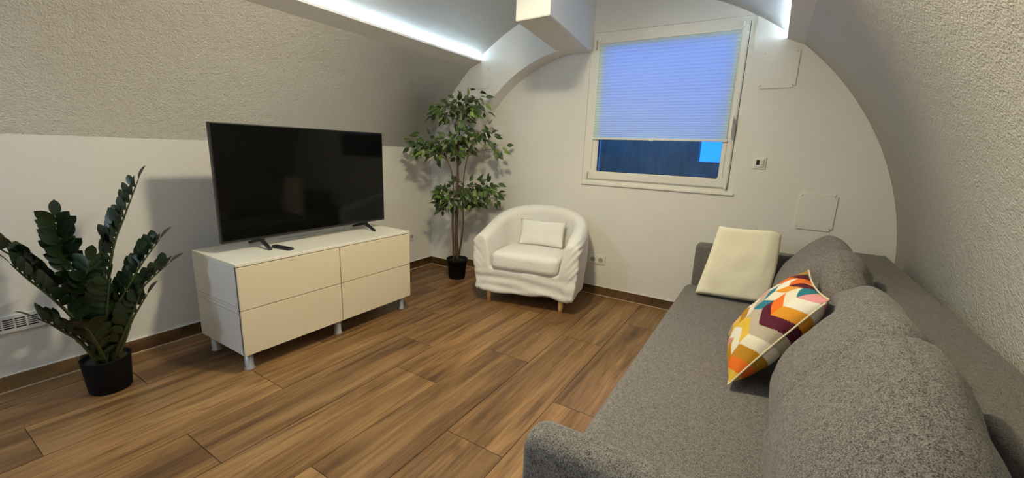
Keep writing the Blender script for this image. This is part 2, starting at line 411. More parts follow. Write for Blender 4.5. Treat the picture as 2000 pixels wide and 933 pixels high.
link('pane', box('pane', 1.728, 2.670, 0.030, 0.036, 1.083, 2.069), M_glass, win)
link('sill', box('sill', 1.598, 2.785, -0.016, 0.05, 0.968, 0.986, 0.003), M_white_pvc, win)
link('reveal_gap', box('reveal_gap', 2.7395, 2.7420, 0.007, 0.06, 1.002, 2.150), M_dark, win)
for nm, x0, x1, z0, z1 in (('hinge', 1.640, 1.655, 2.055, 2.125), ('hinge', 1.640, 1.655, 1.020, 1.075), ('hinge', 2.715, 2.733, 1.010, 1.060)):
    link(nm, box(nm, x0, x1, -0.016, 0.014, z0, z1, 0.004), M_white_pvc, win)
hd = link('handle', box('handle', 2.700, 2.722, -0.016, -0.004, 1.468, 1.528, 0.005), M_white_plastic, win)
bm = bmesh.new(); add_box(bm, 2.704, 2.718, -0.050, -0.014, 1.497, 1.513); add_box(bm, 2.702, 2.720, -0.058, -0.040, 1.385, 1.515)
link('lever', mesh('lever', bm), M_white_plastic, hd)
# pleated blind clamped on the sash
BX0, BX1, BZ0, BZ1 = 1.683, 2.694, 1.350, 2.108
bl = empty('pleated_blind', ((BX0+BX1)/2, -0.01, BZ0), 'pale pleated blind half lowered over the blue dusk window', 'blind')
def loc(o): o.matrix_parent_inverse = Matrix.Translation(-o.parent.location) if o.parent.rotation_euler.z == 0 else o.parent.matrix_basis.inverted(); return o
NP = 34; v, f = [], []
hs = [0.6+0.8*(i/NP)**0.5 for i in range(NP)]; tot = sum(hs); z = BZ0+0.012; zsv = [z]
for h in hs: z += h/tot*(BZ1-BZ0-0.03); zsv.append(z)
rows = []
for i in range(NP):
    dd = 0.012+0.001*math.sin(i*1.7)
    rows += [(zsv[i], -0.012), (zsv[i]+0.24*(zsv[i+1]-zsv[i]), -0.012-dd)]
rows.append((zsv[-1], -0.012))
for z, y in rows: v += [(BX0+0.004, y, z), (BX1-0.004, y, z)]
for i in range(len(rows)-1): f.append((2*i, 2*i+1, 2*i+3, 2*i+2))
loc(link('pleated_fabric', pyd('pleated_fabric', v, f), M_blind, bl))
loc(link('top_rail', box('top_rail', BX0, BX1, -0.022, -0.007, BZ1-0.018, BZ1, 0.002), M_white_pvc, bl))
loc(link('bottom_rail', box('bottom_rail', BX0-0.004, BX1+0.004, -0.026, -0.008, BZ0-0.004, BZ0+0.012, 0.003), M_white_pvc, bl))
loc(link('pull_tab', box('pull_tab', 2.150, 2.185, -0.034, -0.024, BZ0-0.010, BZ0+0.006, 0.003), M_white_plastic, bl))
for x in (BX0-0.006, BX1-0.006):
    loc(link('bracket', box('bracket', x, x+0.018, -0.030, -0.004, BZ1-0.004, BZ1+0.030, 0.003), M_white_plastic, bl))
    loc(link('tension_cord', tube('cord', [(x+0.008, -0.016, BZ0-0.25), (x+0.008, -0.016, BZ1)], 0.0009, 5), M_white_plastic, bl))
# light well outside
bm = bmesh.new()
add_box(bm, 0.6, 4.0, 0.252, 2.6, 0.55, 0.75)
add_box(bm, 1.10, 1.30, 0.252, 1.20, 0.75, 1.40)
add_box(bm, 0.9, 2.345, 1.20, 1.35, 0.75, 1.45)
add_box(bm, 2.345, 3.4, 1.20, 1.35, 0.75, 1.185)
add_box(bm, 3.2, 3.4, 0.252, 1.20, 0.75, 1.20)
link('wall_outside', mesh('wall_outside', bm), M_concrete, kind='structure')

# ------------------------------------------------------------------ small fittings on the walls
def panel(x0, x1, z0, z1, y, label):
    o = empty('access_panel', ((x0+x1)/2, y, z0), label, 'wall panel', group='painted access panels')
    w_, h_ = (x1-x0)/2, z1-z0
    bm = bmesh.new(); add_box(bm, -w_, w_, -0.008, 0.0, 0, h_)
    ve = [e for e in bm.edges if abs(e.verts[0].co.y-e.verts[1].co.y) > 0.001]
    bmesh.ops.bevel(bm, geom=ve, offset=0.014, segments=4, affect='EDGES')
    bmesh.ops.bevel(bm, geom=[e for e in bm.edges if all(vv.co.y < -0.007 for vv in e.verts)], offset=0.0022, segments=2, affect='EDGES')
    link('cover_plate', mesh('cover_plate', bm), M_panel, o)
    for sx in (-1, 1):
        for zz in (0.018, h_-0.018):
            s = link('screw', lathe('screw', [(0.0035, -0.0012), (0.0035, 0.0), (0.002, 0.0014), (0.0, 0.0014)], 10), M_screw, o)
            s.rotation_euler = (math.pi/2, 0, 0); s.location = (sx*(w_-0.018), -0.0082, zz)
panel(2.834, 3.051, 1.703, 1.945, 0.0, 'square painted access panel on the wall right of the window')
panel(3.181, 3.394, 0.780, 1.028, 0.0, 'square painted access panel low on the wall above the folded blanket')
panel(0.561, 0.721, 1.770, 1.955, -PT, 'pale access panel under the cove end above the tall potted tree')
th = empty('thermostat', (2.917, 0.0, 1.169), 'small white wall thermostat with dark display beside the window', 'thermostat')
link('frame', box('frame', -0.0405, 0.0405, -0.010, 0.0, 0, 0.084, 0.003), M_white_plastic, th)
link('housing', box('housing', -0.027, 0.027, -0.022, -0.009, 0.014, 0.070, 0.003), M_white_plastic, th)
link('display', box('display', -0.018, 0.002, -0.0235, -0.021, 0.026, 0.060), M_dark, th)
for zz in (0.030, 0.051):
    b_ = link('button', lathe('button', [(0.006, 0), (0.006, 0.003), (0.0, 0.0035)], 12), M_white_plastic, th); b_.rotation_euler = (math.pi/2, 0, 0); b_.location = (0.014, -0.0215, zz)
def socket(name, loc_, rz, n, label):
    o = empty(name, loc_, label, 'wall socket', rz)
    link('frame', box('frame', -0.0355*n-0.005, 0.0355*n+0.005, -0.008, 0, 0, 0.081, 0.003), M_white_plastic, o)
    for k in range(n):
        cx = (k-(n-1)/2)*0.071
        ins = link('insert', box('insert', cx-0.029, cx+0.029, -0.0105, -0.007, 0.0115, 0.0695, 0.002), M_white_plastic, o)
        d_ = link('recess', lathe('recess', [(0.0205, 0.0), (0.0205, 0.0012), (0.018, 0.0004), (0.0, 0.0004)], 24), mat('socket_recess', (0.42, 0.40, 0.37), 0.5), ins)
        d_.rotation_euler = (math.pi/2, 0, 0); d_.location = (cx, -0.0104, 0.0405)
        for sx in (-0.0095, 0.0095):
            h_ = link('pin_hole', lathe('pin_hole', [(0.0028, 0.0), (0.0028, 0.0013), (0.0, 0.0013)], 8), M_dark, ins)
            h_.rotation_euler = (math.pi/2, 0, 0); h_.location = (cx+sx, -0.0104, 0.0405)
    return o
socket('double_socket', (1.802, 0.0, 0.278), 0, 2, 'white double power socket low on the wall beside the armchair')
socket('wall_socket', (0.0, -0.46, 0.300), math.pi/2, 1, 'white power socket on the wall behind the right end of the cabinet')
# ventilation grille on the left wall
vg = empty('vent_grille', (0.0, -3.117, 0.290), 'white slotted ventilation grille low on the wall behind the floor plant', 'vent')
link('backing', box('backing', 0.0003, 0.0012, -0.145, 0.145, 0.004, 0.078), M_dark, vg)
bm = bmesh.new()
for a in ((-0.15, 0.15, 0.0, 0.016), (-0.15, 0.15, 0.066, 0.082), (-0.15, -0.118, 0.016, 0.066), (0.118, 0.15, 0.016, 0.066)):
    add_box(bm, 0.0, 0.007, a[0], a[1], a[2], a[3])
link('frame', mesh('frame', bm), M_white_plastic, vg)
for k in range(1, 6): link('divider', box('divider', 0.001, 0.006, -0.118+0.0393*k-0.003, -0.118+0.0393*k+0.003, 0.016, 0.066), M_white_plastic, vg)
for k in range(1, 5): link('slat', box('slat', 0.001, 0.0055, -0.118, 0.118, 0.016+0.010*k-0.0022, 0.016+0.010*k+0.0022), M_white_plastic, vg)

# ------------------------------------------------------------------ TV cabinet
CBX, CBY, CBW, CBD = 0.7645, -2.4266, 1.2, 0.49
Z1, Z2, Z3 = 0.1085, 0.3614, 0.6151
cb = empty('tv_cabinet', (CBX-CBD/2, CBY+CBW/2, 0), 'low white cabinet with four glossy drawer fronts on metal legs', 'cabinet')
O = Vector(cb.location)
def part(name, x0, x1, y0, y1, z0, z1, m, parent, bev=0.0015, seg=1, root=None):
    R_ = root or O
    return link(name, box(name, x0-R_.x, x1-R_.x, y0-R_.y, y1-R_.y, z0-R_.z, z1-R_.z, bev, seg), m, parent)
x0, x1 = CBX-CBD, CBX-0.022
part('carcass', x0, x1, CBY, CBY+CBW, Z1, Z2-0.0015, M_white_body, cb)
part('carcass', x0, x1, CBY, CBY+CBW, Z2+0.0015, Z3-0.017, M_white_body, cb)
part('top_panel', x0, CBX-0.004, CBY, CBY+CBW, Z3-0.0165, Z3, M_white_top, cb)
part('front_gap_shade', x1, x1+0.003, CBY+0.003, CBY+CBW-0.003, Z1+0.003, Z3-0.020, M_gap, cb, 0)  # dark brown strip, paints in the shade between drawer fronts and carcass
# hairline of the panel edges on the cabinet's short side
for zz in (Z2-0.018, Z2+0.018): part('side_seam', x0+0.004, x1-0.002, CBY-0.0006, CBY+0.001, zz-0.0007, zz+0.0007, M_edge_grey, cb, 0)
for zi, (za, zb_) in enumerate(((Z1, Z2-0.0022), (Z2+0.0022, Z3-0.0205))):
    for k in range(2):
        ya, yb = CBY+k*CBW/2+0.0022, CBY+(k+1)*CBW/2-0.0022
        d_ = part('drawer_front', x1+0.0085, CBX, ya, yb, za, zb_, M_white_lacq, cb, 0.001)
        if zi == 1:
            yc = (ya+yb)/2
            part('latch_mark', CBX-0.0004, CBX+0.0006, yc-0.020, yc+0.020, zb_-0.016, zb_-0.0145, M_edge_grey, d_, 0)
legp = lathe('leg', [(0.027, 0.0), (0.027, 0.008), (0.022, 0.014), (0.022, Z1)], 24)
for yy in (CBY+0.045, CBY+CBW/2, CBY+CBW-0.045):
    for xx in (CBX-0.062, CBX-CBD+0.05):
        o = link('leg', legp, M_leg_metal, cb); o.location = (xx-O.x, yy-O.y, 0)

# ------------------------------------------------------------------ television
TX, TY0, TY1, TZ0, TZ1 = 0.4962, -2.3635, -1.2266, 0.669, 1.320
tv = empty('television', (TX-0.03, (TY0+TY1)/2, Z3), 'large flat black television standing on the white cabinet', 'television')
O2 = Vector(tv.location)
part('bezel', TX-0.028, TX, TY0, TY1, TZ0, TZ1, M_bezel, tv, 0.004, 2, O2)
part('rear_housing', TX-0.062, TX-0.027, TY0+0.12, TY1-0.12, TZ0+0.03, TZ1-0.16, M_black_plastic, tv, 0.012, 2, O2)
part('screen', TX-0.001, TX+0.0012, TY0+0.007, TY1-0.007, TZ0+0.014, TZ1-0.007, M_screen, tv, 0, 1, O2)
for yy, s in ((-2.150, -1), (-1.400, -1)):
    bm = bmesh.new()
    zc = Z3
    def leg_(xa, ya, xb, yb, za0, za1, zb0, zb1, w):
        d = Vector((xb-xa, yb-ya, 0)).normalized(); n_ = Vector((-d.y, d.x, 0))*w
        P = []
        for (x, y, z_) in ((xa, ya, za0), (xb, yb, zb0), (xb, yb, zb1), (xa, ya, za1)):
            P.append(((x+n_.x, y+n_.y, z_), (x-n_.x, y-n_.y, z_)))
        a_ = [bm.verts.new(Vector(p[0])-O2) for p in P]; b_ = [bm.verts.new(Vector(p[1])-O2) for p in P]
        bm.faces.new(a_); bm.faces.new(b_[::-1])
        for i in range(4): bm.faces.new([a_[i], b_[i], b_[(i+1) % 4], a_[(i+1) % 4]])
    leg_(TX-0.013, yy, TX+0.105, yy-0.012, zc+0.034, zc+0.058, zc+0.0005, zc+0.014, 0.009)
    leg_(TX-0.013, yy, TX-0.16, yy+0.006, zc+0.034, zc+0.058, zc+0.0005, zc+0.014, 0.009)
    leg_(TX-0.03, yy, TX+0.005, yy, zc+0.036, zc+0.075, zc+0.036, zc+0.056, 0.013)
    bmesh.ops.recalc_face_normals(bm, faces=bm.faces[:])
    bmesh.ops.bevel(bm, geom=bm.edges[:], offset=0.002, segments=1, affect='EDGES')
    link('foot', mesh('foot', bm), M_black_plastic, tv)
rm = empty('remote_control', (0.612, -2.098, Z3), 'slim black remote control lying on the cabinet top', 'remote', 0.12)
link('body', box('body', -0.078, 0.078, -0.0185, 0.0185, 0.0006, 0.0150, 0.006, 3), M_black_plastic, rm)
for k in range(4):
    o = link('button', lathe('button', [(0.005, 0), (0.005, 0.0014), (0.0, 0.0018)], 10), M_bezel, rm); o.location = (-0.05+0.024*k, 0, 0.0148)
cbl = link('cable', tube('cable', spline([(0.345, -1.98, Z3+0.004), (0.37, -1.80, Z3+0.004), (0.33, -1.68, Z3+0.004), (0.40, -1.56, Z3+0.004), (0.36, -1.47, Z3+0.02), (0.40, -1.40, Z3+0.045), (0.435, -1.38, Z3+0.085)], 40), 0.003, 6), M_white_plastic)
tag(cbl, 'thin white cable lying under the television on the cabinet', 'cable')

# ------------------------------------------------------------------ armchair
ch = empty('armchair', (1.400, -0.395, 0), 'white slipcovered tub armchair with short wooden legs in the corner', 'armchair', math.radians(10.6))
# local: front is -y
def chair_shell():
    Wd, D0, Rb = 0.415, -0.325, 0.40    # half width, front, rear radius
    path = []
    for i in range(9): path.append((-Wd, D0+(0.0-D0)*i/8))
    for i in range(1, 24):
        a = math.pi - math.pi*i/24
        path.append((Wd*math.cos(a), 0.0+0.345*math.sin(a)**0.85))
    for i in range(9): path.append((Wd, 0.0-(0.0-D0)*i/8))
    n_ = len(path); v, f = [], []
    tl = [0]
    for i in range(1, n_): tl.append(tl[-1]+math.dist(path[i], path[i-1]))
    th_ = 0.125; M_ = 22
    for i, (x, y) in enumerate(path):
        s = tl[i]/tl[-1]; e = 1-abs(2*s-1)
        zt = 0.565+0.205*math.sin(min(1, e*1.02)*math.pi/2)**1.25
        if 0 < i < n_-1: tx, ty = path[i+1][0]-path[i-1][0], path[i+1][1]-path[i-1][1]
        elif i == 0: tx, ty = 0, 1
        else: tx, ty = 0, -1
        l_ = math.hypot(tx, ty); nx, ny = ty/l_, -tx/l_      # inward
        flare = 0.018*(1-e)
        for k in range(M_):
            if k < 8:    # outer side going up
                t = k/7; z = 0.105+(zt-0.07-0.105)*t; o_ = -0.012*math.sin(t*math.pi)+0.012*(1-t) - flare*t
            elif k < 15:  # rounded top
                a = math.pi*(k-7.5)/7; z = zt-0.07+0.07*math.sin(a); o_ = th_/2-th_/2*math.cos(a) - flare
            else:        # inner side going down
                t = (k-15)/6; z = zt-0.07+(0.25-zt+0.07)*t; o_ = th_+0.015*t - flare*(1-t)
            v.append((x+nx*o_, y+ny*o_, z))
    for i in range(n_-1):
        for k in range(M_-1): f.append((i*M_+k, i*M_+k+1, (i+1)*M_+k+1, (i+1)*M_+k))
        f.append((i*M_+M_-1, i*M_, (i+1)*M_, (i+1)*M_+M_-1))
    f.append(tuple(range(M_))[::-1]); f.append(tuple(range((n_-1)*M_, n_*M_)))
    return v, f
v, f = chair_shell()
bm = bmesh.new(); V = [bm.verts.new(p) for p in v]
for q in f: bm.faces.new([V[i] for i in q])
add_box(bm, -0.37, 0.37, -0.318, 0.24, 0.105, 0.305)
bmesh.ops.recalc_face_normals(bm, faces=bm.faces[:])
me = mesh('slipcover', bm)
sc = link('slipcover', me, M_slip, ch)
rmx = sc.modifiers.new('fuse', 'REMESH'); rmx.mode = 'VOXEL'; rmx.voxel_size = 0.011; rmx.use_smooth_shade = True
sm = sc.modifiers.new('soften', 'SMOOTH'); sm.factor = 0.5; sm.iterations = 6
dg = bpy.context.evaluated_depsgraph_get(); me2 = bpy.data.meshes.new_from_object(sc.evaluated_get(dg)); sc.modifiers.clear(); sc.data = me2; me2.name = 'slipcover'
NORM = [vv.normal.copy() for vv in me2.vertices]
for vv, n_ in zip(me2.vertices, NORM):
    p = vv.co.copy()
    low = max(0, min(1, (0.36-p.z)/0.2)); front = max(0, min(1, (-p.y-0.12)/0.15)); side = max(0, min(1, (abs(p.x)-0.33)/0.06))
    h = noise.noise((p.x*3.5, p.y*3.5, p.z*20))*0.016*low*front                     # horizontal folds on the skirt
    d1 = (p.z*1.0 + (0.42-abs(p.x))*1.3)
    h += noise.noise((d1*34, p.y*3+p.x*2, 3.1))*0.013*front*side*(1-low*0.6)        # drag lines on the arm fronts
    h += noise.noise((p.x*7, p.y*7, p.z*7+5))*0.006
    vv.co = p + n_*h
    if p.z < 0.135: vv.co.z += noise.noise((p.x*6, p.y*6, 0))*0.012 + 0.008*math.sin(p.x*9)
for p in me2.polygons: p.use_smooth = True
def soft_box(name, sx, sy, sz, r, bulge, wrinkle, seed, n=14):
    bm = bmesh.new(); bmesh.ops.create_cube(bm, size=2); bmesh.ops.subdivide_edges(bm, edges=bm.edges[:], cuts=n, use_grid_fill=True)
    for vv in bm.verts:
        c = vv.co; q = Vector((c.x*sx, c.y*sy, c.z*sz))
        inner = Vector((max(-sx+r, min(sx-r, q.x)), max(-sy+r, min(sy-r, q.y)), max(-sz+r, min(sz-r, q.z))))
        d = q-inner
        if d.length > 1e-6: q = inner + d.normalized()*min(r, d.length) if d.length > r else q
        k = (1-c.x**2)*(1-c.y**2)
        q.z += bulge*k*(1 if c.z > 0 else -0.4)*abs(c.z)
        q += Vector((noise.noise(q*9+Vector((seed, 0, 0))), noise.noise(q*9+Vector((0, seed, 0))), noise.noise(q*11+Vector((0, 0, seed)))))*wrinkle
        vv.co = q
    return mesh(name, bm, True)
o = link('seat_cushion', soft_box('seat_cushion', 0.278, 0.255, 0.072, 0.045, 0.022, 0.006, 2.0), M_slip, ch); o.location = (0, -0.085, 0.360); o.rotation_euler = (math.radians(-2), 0, 0)
# little back pillow lies on the chair: its own thing
def pillow_mesh(name, w, h, t, n=20, wr=0.004, seed=0.0, cols=None):
    v, f = [], []
    idx = {}
    for s in (1, -1):
        for i in range(n+1):
            for j in range(n+1):
                x, y = -1+2*i/n, -1+2*j/n
                edge = i in (0, n) or j in (0, n)
                if edge and s == -1: idx[s, i, j] = idx[1, i, j]; continue
                k = ((1-abs(x)**2.6)*(1-abs(y)**2.6)); k = max(k, 0)**0.55
                px = x*(1-0.075*(1-y*y)**1.0*abs(x)**3); py = y*(1-0.075*(1-x*x)*abs(y)**3)
                p = Vector((px*w/2, py*h/2, s*t/2*k))
                if not edge: p += Vector((0, 0, s))*noise.noise((p.x*14+seed, p.y*14, s*2.0))*wr*2*min(1, k*2)
                idx[s, i, j] = len(v); v.append(p)
        for i in range(n):
            for j in range(n):
                q = (idx[s, i, j], idx[s, i+1, j], idx[s, i+1, j+1], idx[s, i, j+1]); f.append(q if s == 1 else q[::-1])
    return pyd(name, v, f, True)
# place relative to chair: world position
cr = Matrix.Rotation(math.radians(10.6), 4, 'Z'); cw = Vector(ch.location) + cr @ Vector((0.020, 0.075, 0.548))
lp = link('lumbar_pillow', pillow_mesh('lumbar_pillow', 0.41, 0.225, 0.07, 20, 0.003, 4.0), M_slip)
lp.location = cw; lp.rotation_euler = (math.radians(72), 0, math.radians(10.6))
tag(lp, 'small white rectangular pillow propped on the armchair seat', 'pillow')
for sx, sy in ((-0.305, -0.270), (0.305, -0.270), (-0.22, 0.22), (0.22, 0.22)):
    o = link('leg', lathe('leg', [(0.015, 0.0), (0.022, 0.125)], 20), M_leg_wood, ch); o.location = (sx, sy, 0.0)

# ------------------------------------------------------------------ sofa
SY0, SY1, SXF, SXB = -2.745, -0.195, 2.585, 3.655
so = empty('sofa', ((SXF+SXB)/2, (SY0+SY1)/2, 0), 'long grey melange fabric sofa along the right wall', 'sofa')
O3 = Vector(so.location)
def spart(name, x0, x1, y0, y1, z0, z1, bev, m=M_sofa_smooth, seg=6, top_only=False):
    bm = bmesh.new(); add_box(bm, x0-O3.x, x1-O3.x, y0-O3.y, y1-O3.y, z0, z1)
    ed = bm.edges[:] if not top_only else [e for e in bm.edges if max(vv.co.z for vv in e.verts) > z1-1e-4 or (abs(e.verts[0].co.z-e.verts[1].co.z) > 0.01)]
    bmesh.ops.bevel(bm, geom=ed, offset=bev, segments=seg, profile=0.5, affect='EDGES')
    return wn(link(name, mesh(name, bm), m, so))
AT = 0.105
spart('base', SXF+0.05, SXB-0.01, SY0+0.02, SY1-0.02, 0.05, 0.20, 0.01, seg=2)
spart('seat', SXF, SXB-0.184, SY0+AT+0.002, SY1-AT-0.022, 0.14, 0.355, 0.045, M_sofa)
spart('armrest', SXF+0.035, SXB, SY0, SY0+AT, 0.06, 0.655, 0.042, M_sofa)
spart('armrest', SXF+0.035, SXB-0.10, SY1-AT-0.02, SY1, 0.06, 0.640, 0.028)
spart('backrest', SXB-0.182, SXB, SY0+AT*0.5, SY1, 0.06, 0.700, 0.016)
for xx in (SXF+0.12, SXB-0.12):
    for yy in (SY0+0.12, SY1-0.12):
        o = link('leg', lathe('leg', [(0.018, 0.0), (0.024, 0.06)], 16), M_black_plastic, so); o.location = (xx-O3.x, yy-O3.y, 0)

def back_cushion(ya, yb, seam, seed, label, topz=0.85, nx=0.0):
    prof = [(3.16, 0.358), (3.115, 0.375), (3.098, 0.44), (3.102, 0.52), (3.130, 0.62), (3.180, 0.71), (3.240, 0.785), (3.295, 0.828), (3.335, 0.843), (3.372, 0.830),
            (3.410, 0.790), (3.440, 0.735), (3.462, 0.660), (3.470, 0.570), (3.474, 0.48), (3.474, 0.39), (3.450, 0.360), (3.32, 0.357)]
    prof = [Vector((p[0], 0, p[1])) for p in spline([(x, z, 0) for x, z in prof+[prof[0]]], 72)[:-1]] if False else prof
    P = spline([(x, 0, z) for x, z in prof] + [(prof[0][0], 0, prof[0][1])], 84)[:-1]
    c = Vector((3.31, 0, 0.55)); n_ = 90; v, f = [], []; m_ = len(P)
    for i in range(n_+1):
        t = i/n_; y = ya+(yb-ya)*t
        u = 2*t-1
        s = max(0.0, 1-abs(u)**6)**0.42
        if i in (0, n_): s = 0.02
        gr = math.exp(-((y-seam)/0.008)**2)
        nearside = 1/(1+math.exp((y-seam)/0.006))          # 1 on the camera side of the seam
        drop = max(0.0, (seam-y)/(seam-min(ya, yb)))
        for p in P:
            d = p-c
            k = s*(1-0.02*gr)*(1-0.30*(1-nearside)*math.exp(-max(0, y-seam)/0.045))+(0.045 if d.x < 0 else 0.012)*nearside*s*(1-0.55*drop)
            q = c+d*k
            if q.z > 0.55: q.z -= 0.10*drop**1.6*(q.z-0.55)/0.3
            # bottom stays flat on the seat
            zb_ = 0.357
            if q.z < zb_: q.z = zb_
            w_ = Vector((q.x*5, y*5, q.z*5+seed))
            amp = 0.010*s
            n1 = noise.noise(w_)*amp + noise.noise(Vector((q.x*14+seed, y*6, q.z*14)))*0.005*s
            # drag lines running out from the seam
            ang = math.atan2(d.z, d.x)
            n1 += noise.noise(Vector((ang*7, (y-seam)*4, seed)))*0.007*math.exp(-abs(y-seam)/0.12)*s
            dn = Vector((d.x, 0, d.z)).normalized()
            # pinched corner
            pc = Vector((3.42, seam-0.19, 0.72)); r_ = (Vector((q.x, y, q.z))-pc).length
            n1 -= 0.040*math.exp(-(r_/0.045)**2)
            if q.z <= zb_+0.004: n1 = 0
            q = q+dn*n1
            # dent where the printed pillow leans
            dy = max(0.0, 1-((y+1.455)/0.36)**4)
            if dy > 0 and q.x < 3.40:
                xb_ = min(3.245, 3.090+0.63*(q.z-0.565)+0.110*dy**0.5)
                if q.x < xb_: q.x = q.x+(xb_-q.x)*min(1, dy*1.6)
            v.append((min(q.x, 3.4715), y, max(q.z, zb_)))
    for i in range(n_):
        for k in range(m_): f.append((i*m_+k, i*m_+(k+1) % m_, (i+1)*m_+(k+1) % m_, (i+1)*m_+k))
    f.append(tuple(range(m_))); f.append(tuple(range(n_*m_, (n_+1)*m_))[::-1])
    me = pyd('back_cushion', v, f, True); bm = bmesh.new(); bm.from_mesh(me); bmesh.ops.recalc_face_normals(bm, faces=bm.faces[:]); bm.to_mesh(me); bm.free()
    o = link('back_cushion', me, M_sofa); tag(o, label, 'cushion', 'loose back cushions of the sofa')
    return o
back_cushion(-1.435, -0.335, -1.02, 1.3, 'plump grey back cushion at the far end of the sofa behind the patterned pillow')
back_cushion(-2.610, -1.445, -2.12, 8.7, 'plump grey back cushion at the near end of the sofa, largest in view')

# patterned pillow
PAL = {'cream': (0.78, 0.71, 0.56), 'orange': (0.78, 0.16, 0.02), 'teal': (0.03, 0.19, 0.24), 'wine': (0.10, 0.015, 0.03), 'mustard': (0.48, 0.23, 0.02),
       'yellow': (0.72, 0.46, 0.06), 'pink': (0.72, 0.30, 0.32), 'beige': (0.48, 0.41, 0.31), 'white': (0.80, 0.76, 0.66), 'amber': (0.72, 0.30, 0.03)}
SEQ = [['yellow', 'orange', 'mustard', 'cream', 'beige', 'wine', 'amber', 'white', 'pink'],
       ['pink', 'mustard', 'cream', 'yellow', 'beige', 'wine', 'orange', 'cream', 'teal'],
       ['orange', 'pink', 'white', 'yellow', 'beige', 'teal', 'cream', 'amber', 'wine'],
       ['cream', 'mustard', 'yellow', 'mustard', 'cream', 'beige', 'teal', 'white', 'orange'],
       ['wine', 'beige', 'pink', 'mustard', 'white', 'pink', 'cream', 'orange', 'wine'],
       ['teal', 'cream', 'wine', 'orange', 'beige', 'white', 'pink', 'yellow', 'mustard']]
def print_col(x, y):
    w = 1/6.0; c = max(0, min(5, int(x/w))); fx = x/w-c
    sl = 0.085*(fx if c % 2 == 0 else 1-fx)
    r = (y+sl)/0.118
    return PAL[SEQ[c][int(r) % 9]]
def patterned(name, side, t):
    n = 120; me = pillow_mesh(name, side, side, t, n, 0.004, 6.0)
    ca = me.color_attributes.new('print', 'FLOAT_COLOR', 'CORNER')
    half = n*n
    for p in me.polygons:
        i, j = (p.index % half)//n, (p.index % half) % n
        c = print_col((i+0.5)/n, (j+0.5)/n)
        for li in p.loop_indices: ca.data[li].color = (*c, 1)
    return me
M_print = mat('printed_cotton', (0.8, 0.7, 0.6), 0.85, spec=0.15)
at = N(M_print, 'ShaderNodeAttribute', attribute_name='print'); L(M_print, at.outputs['Color'], bsdf(M_print).inputs['Base Color'])
bump(M_print, tex(M_print, coords(M_print), 30, 4, 0.6, 0.5), 0.2, 0.004)
pp = link('patterned_pillow', patterned('patterned_pillow', 0.47, 0.17), M_print)
tag(pp, 'colourful geometric print pillow leaning on the grey back cushions', 'pillow')
pc = Vector((3.085, -1.475, 0.572))
ex = Vector((0.06, -1.0, 0.02)).normalized()          # along the pillow's lower edge, towards the camera
ey = Vector((0.53, 0.12, 0.83)); ey = (ey-ex*ey.dot(ex)).normalized()
ez = ex.cross(ey)                                     # front, towards the room
R3 = Matrix((-ex, ey, -ez if False else (-ex).cross(ey))).transposed()
pp.matrix_world = Matrix.Translation(pc) @ R3.to_4x4()
tube_pts = []
pip = []
nseg = 30
for k in range(4*nseg):
    e, t = divmod(k, nseg); t = -1+2*t/nseg
    x, y = ((t, -1), (1, t), (-t, 1), (-1, -t))[e]
    px = x*(1-0.075*(1-y*y)*abs(x)**3); py = y*(1-0.075*(1-x*x)*abs(y)**3)
    pip.append((px*0.237, py*0.237, 0))
pip.append(pip[0])
link('piping', tube('piping', pip, 0.0035, 6, False), mat('cream_piping', (0.75, 0.66, 0.45), 0.8), pp)

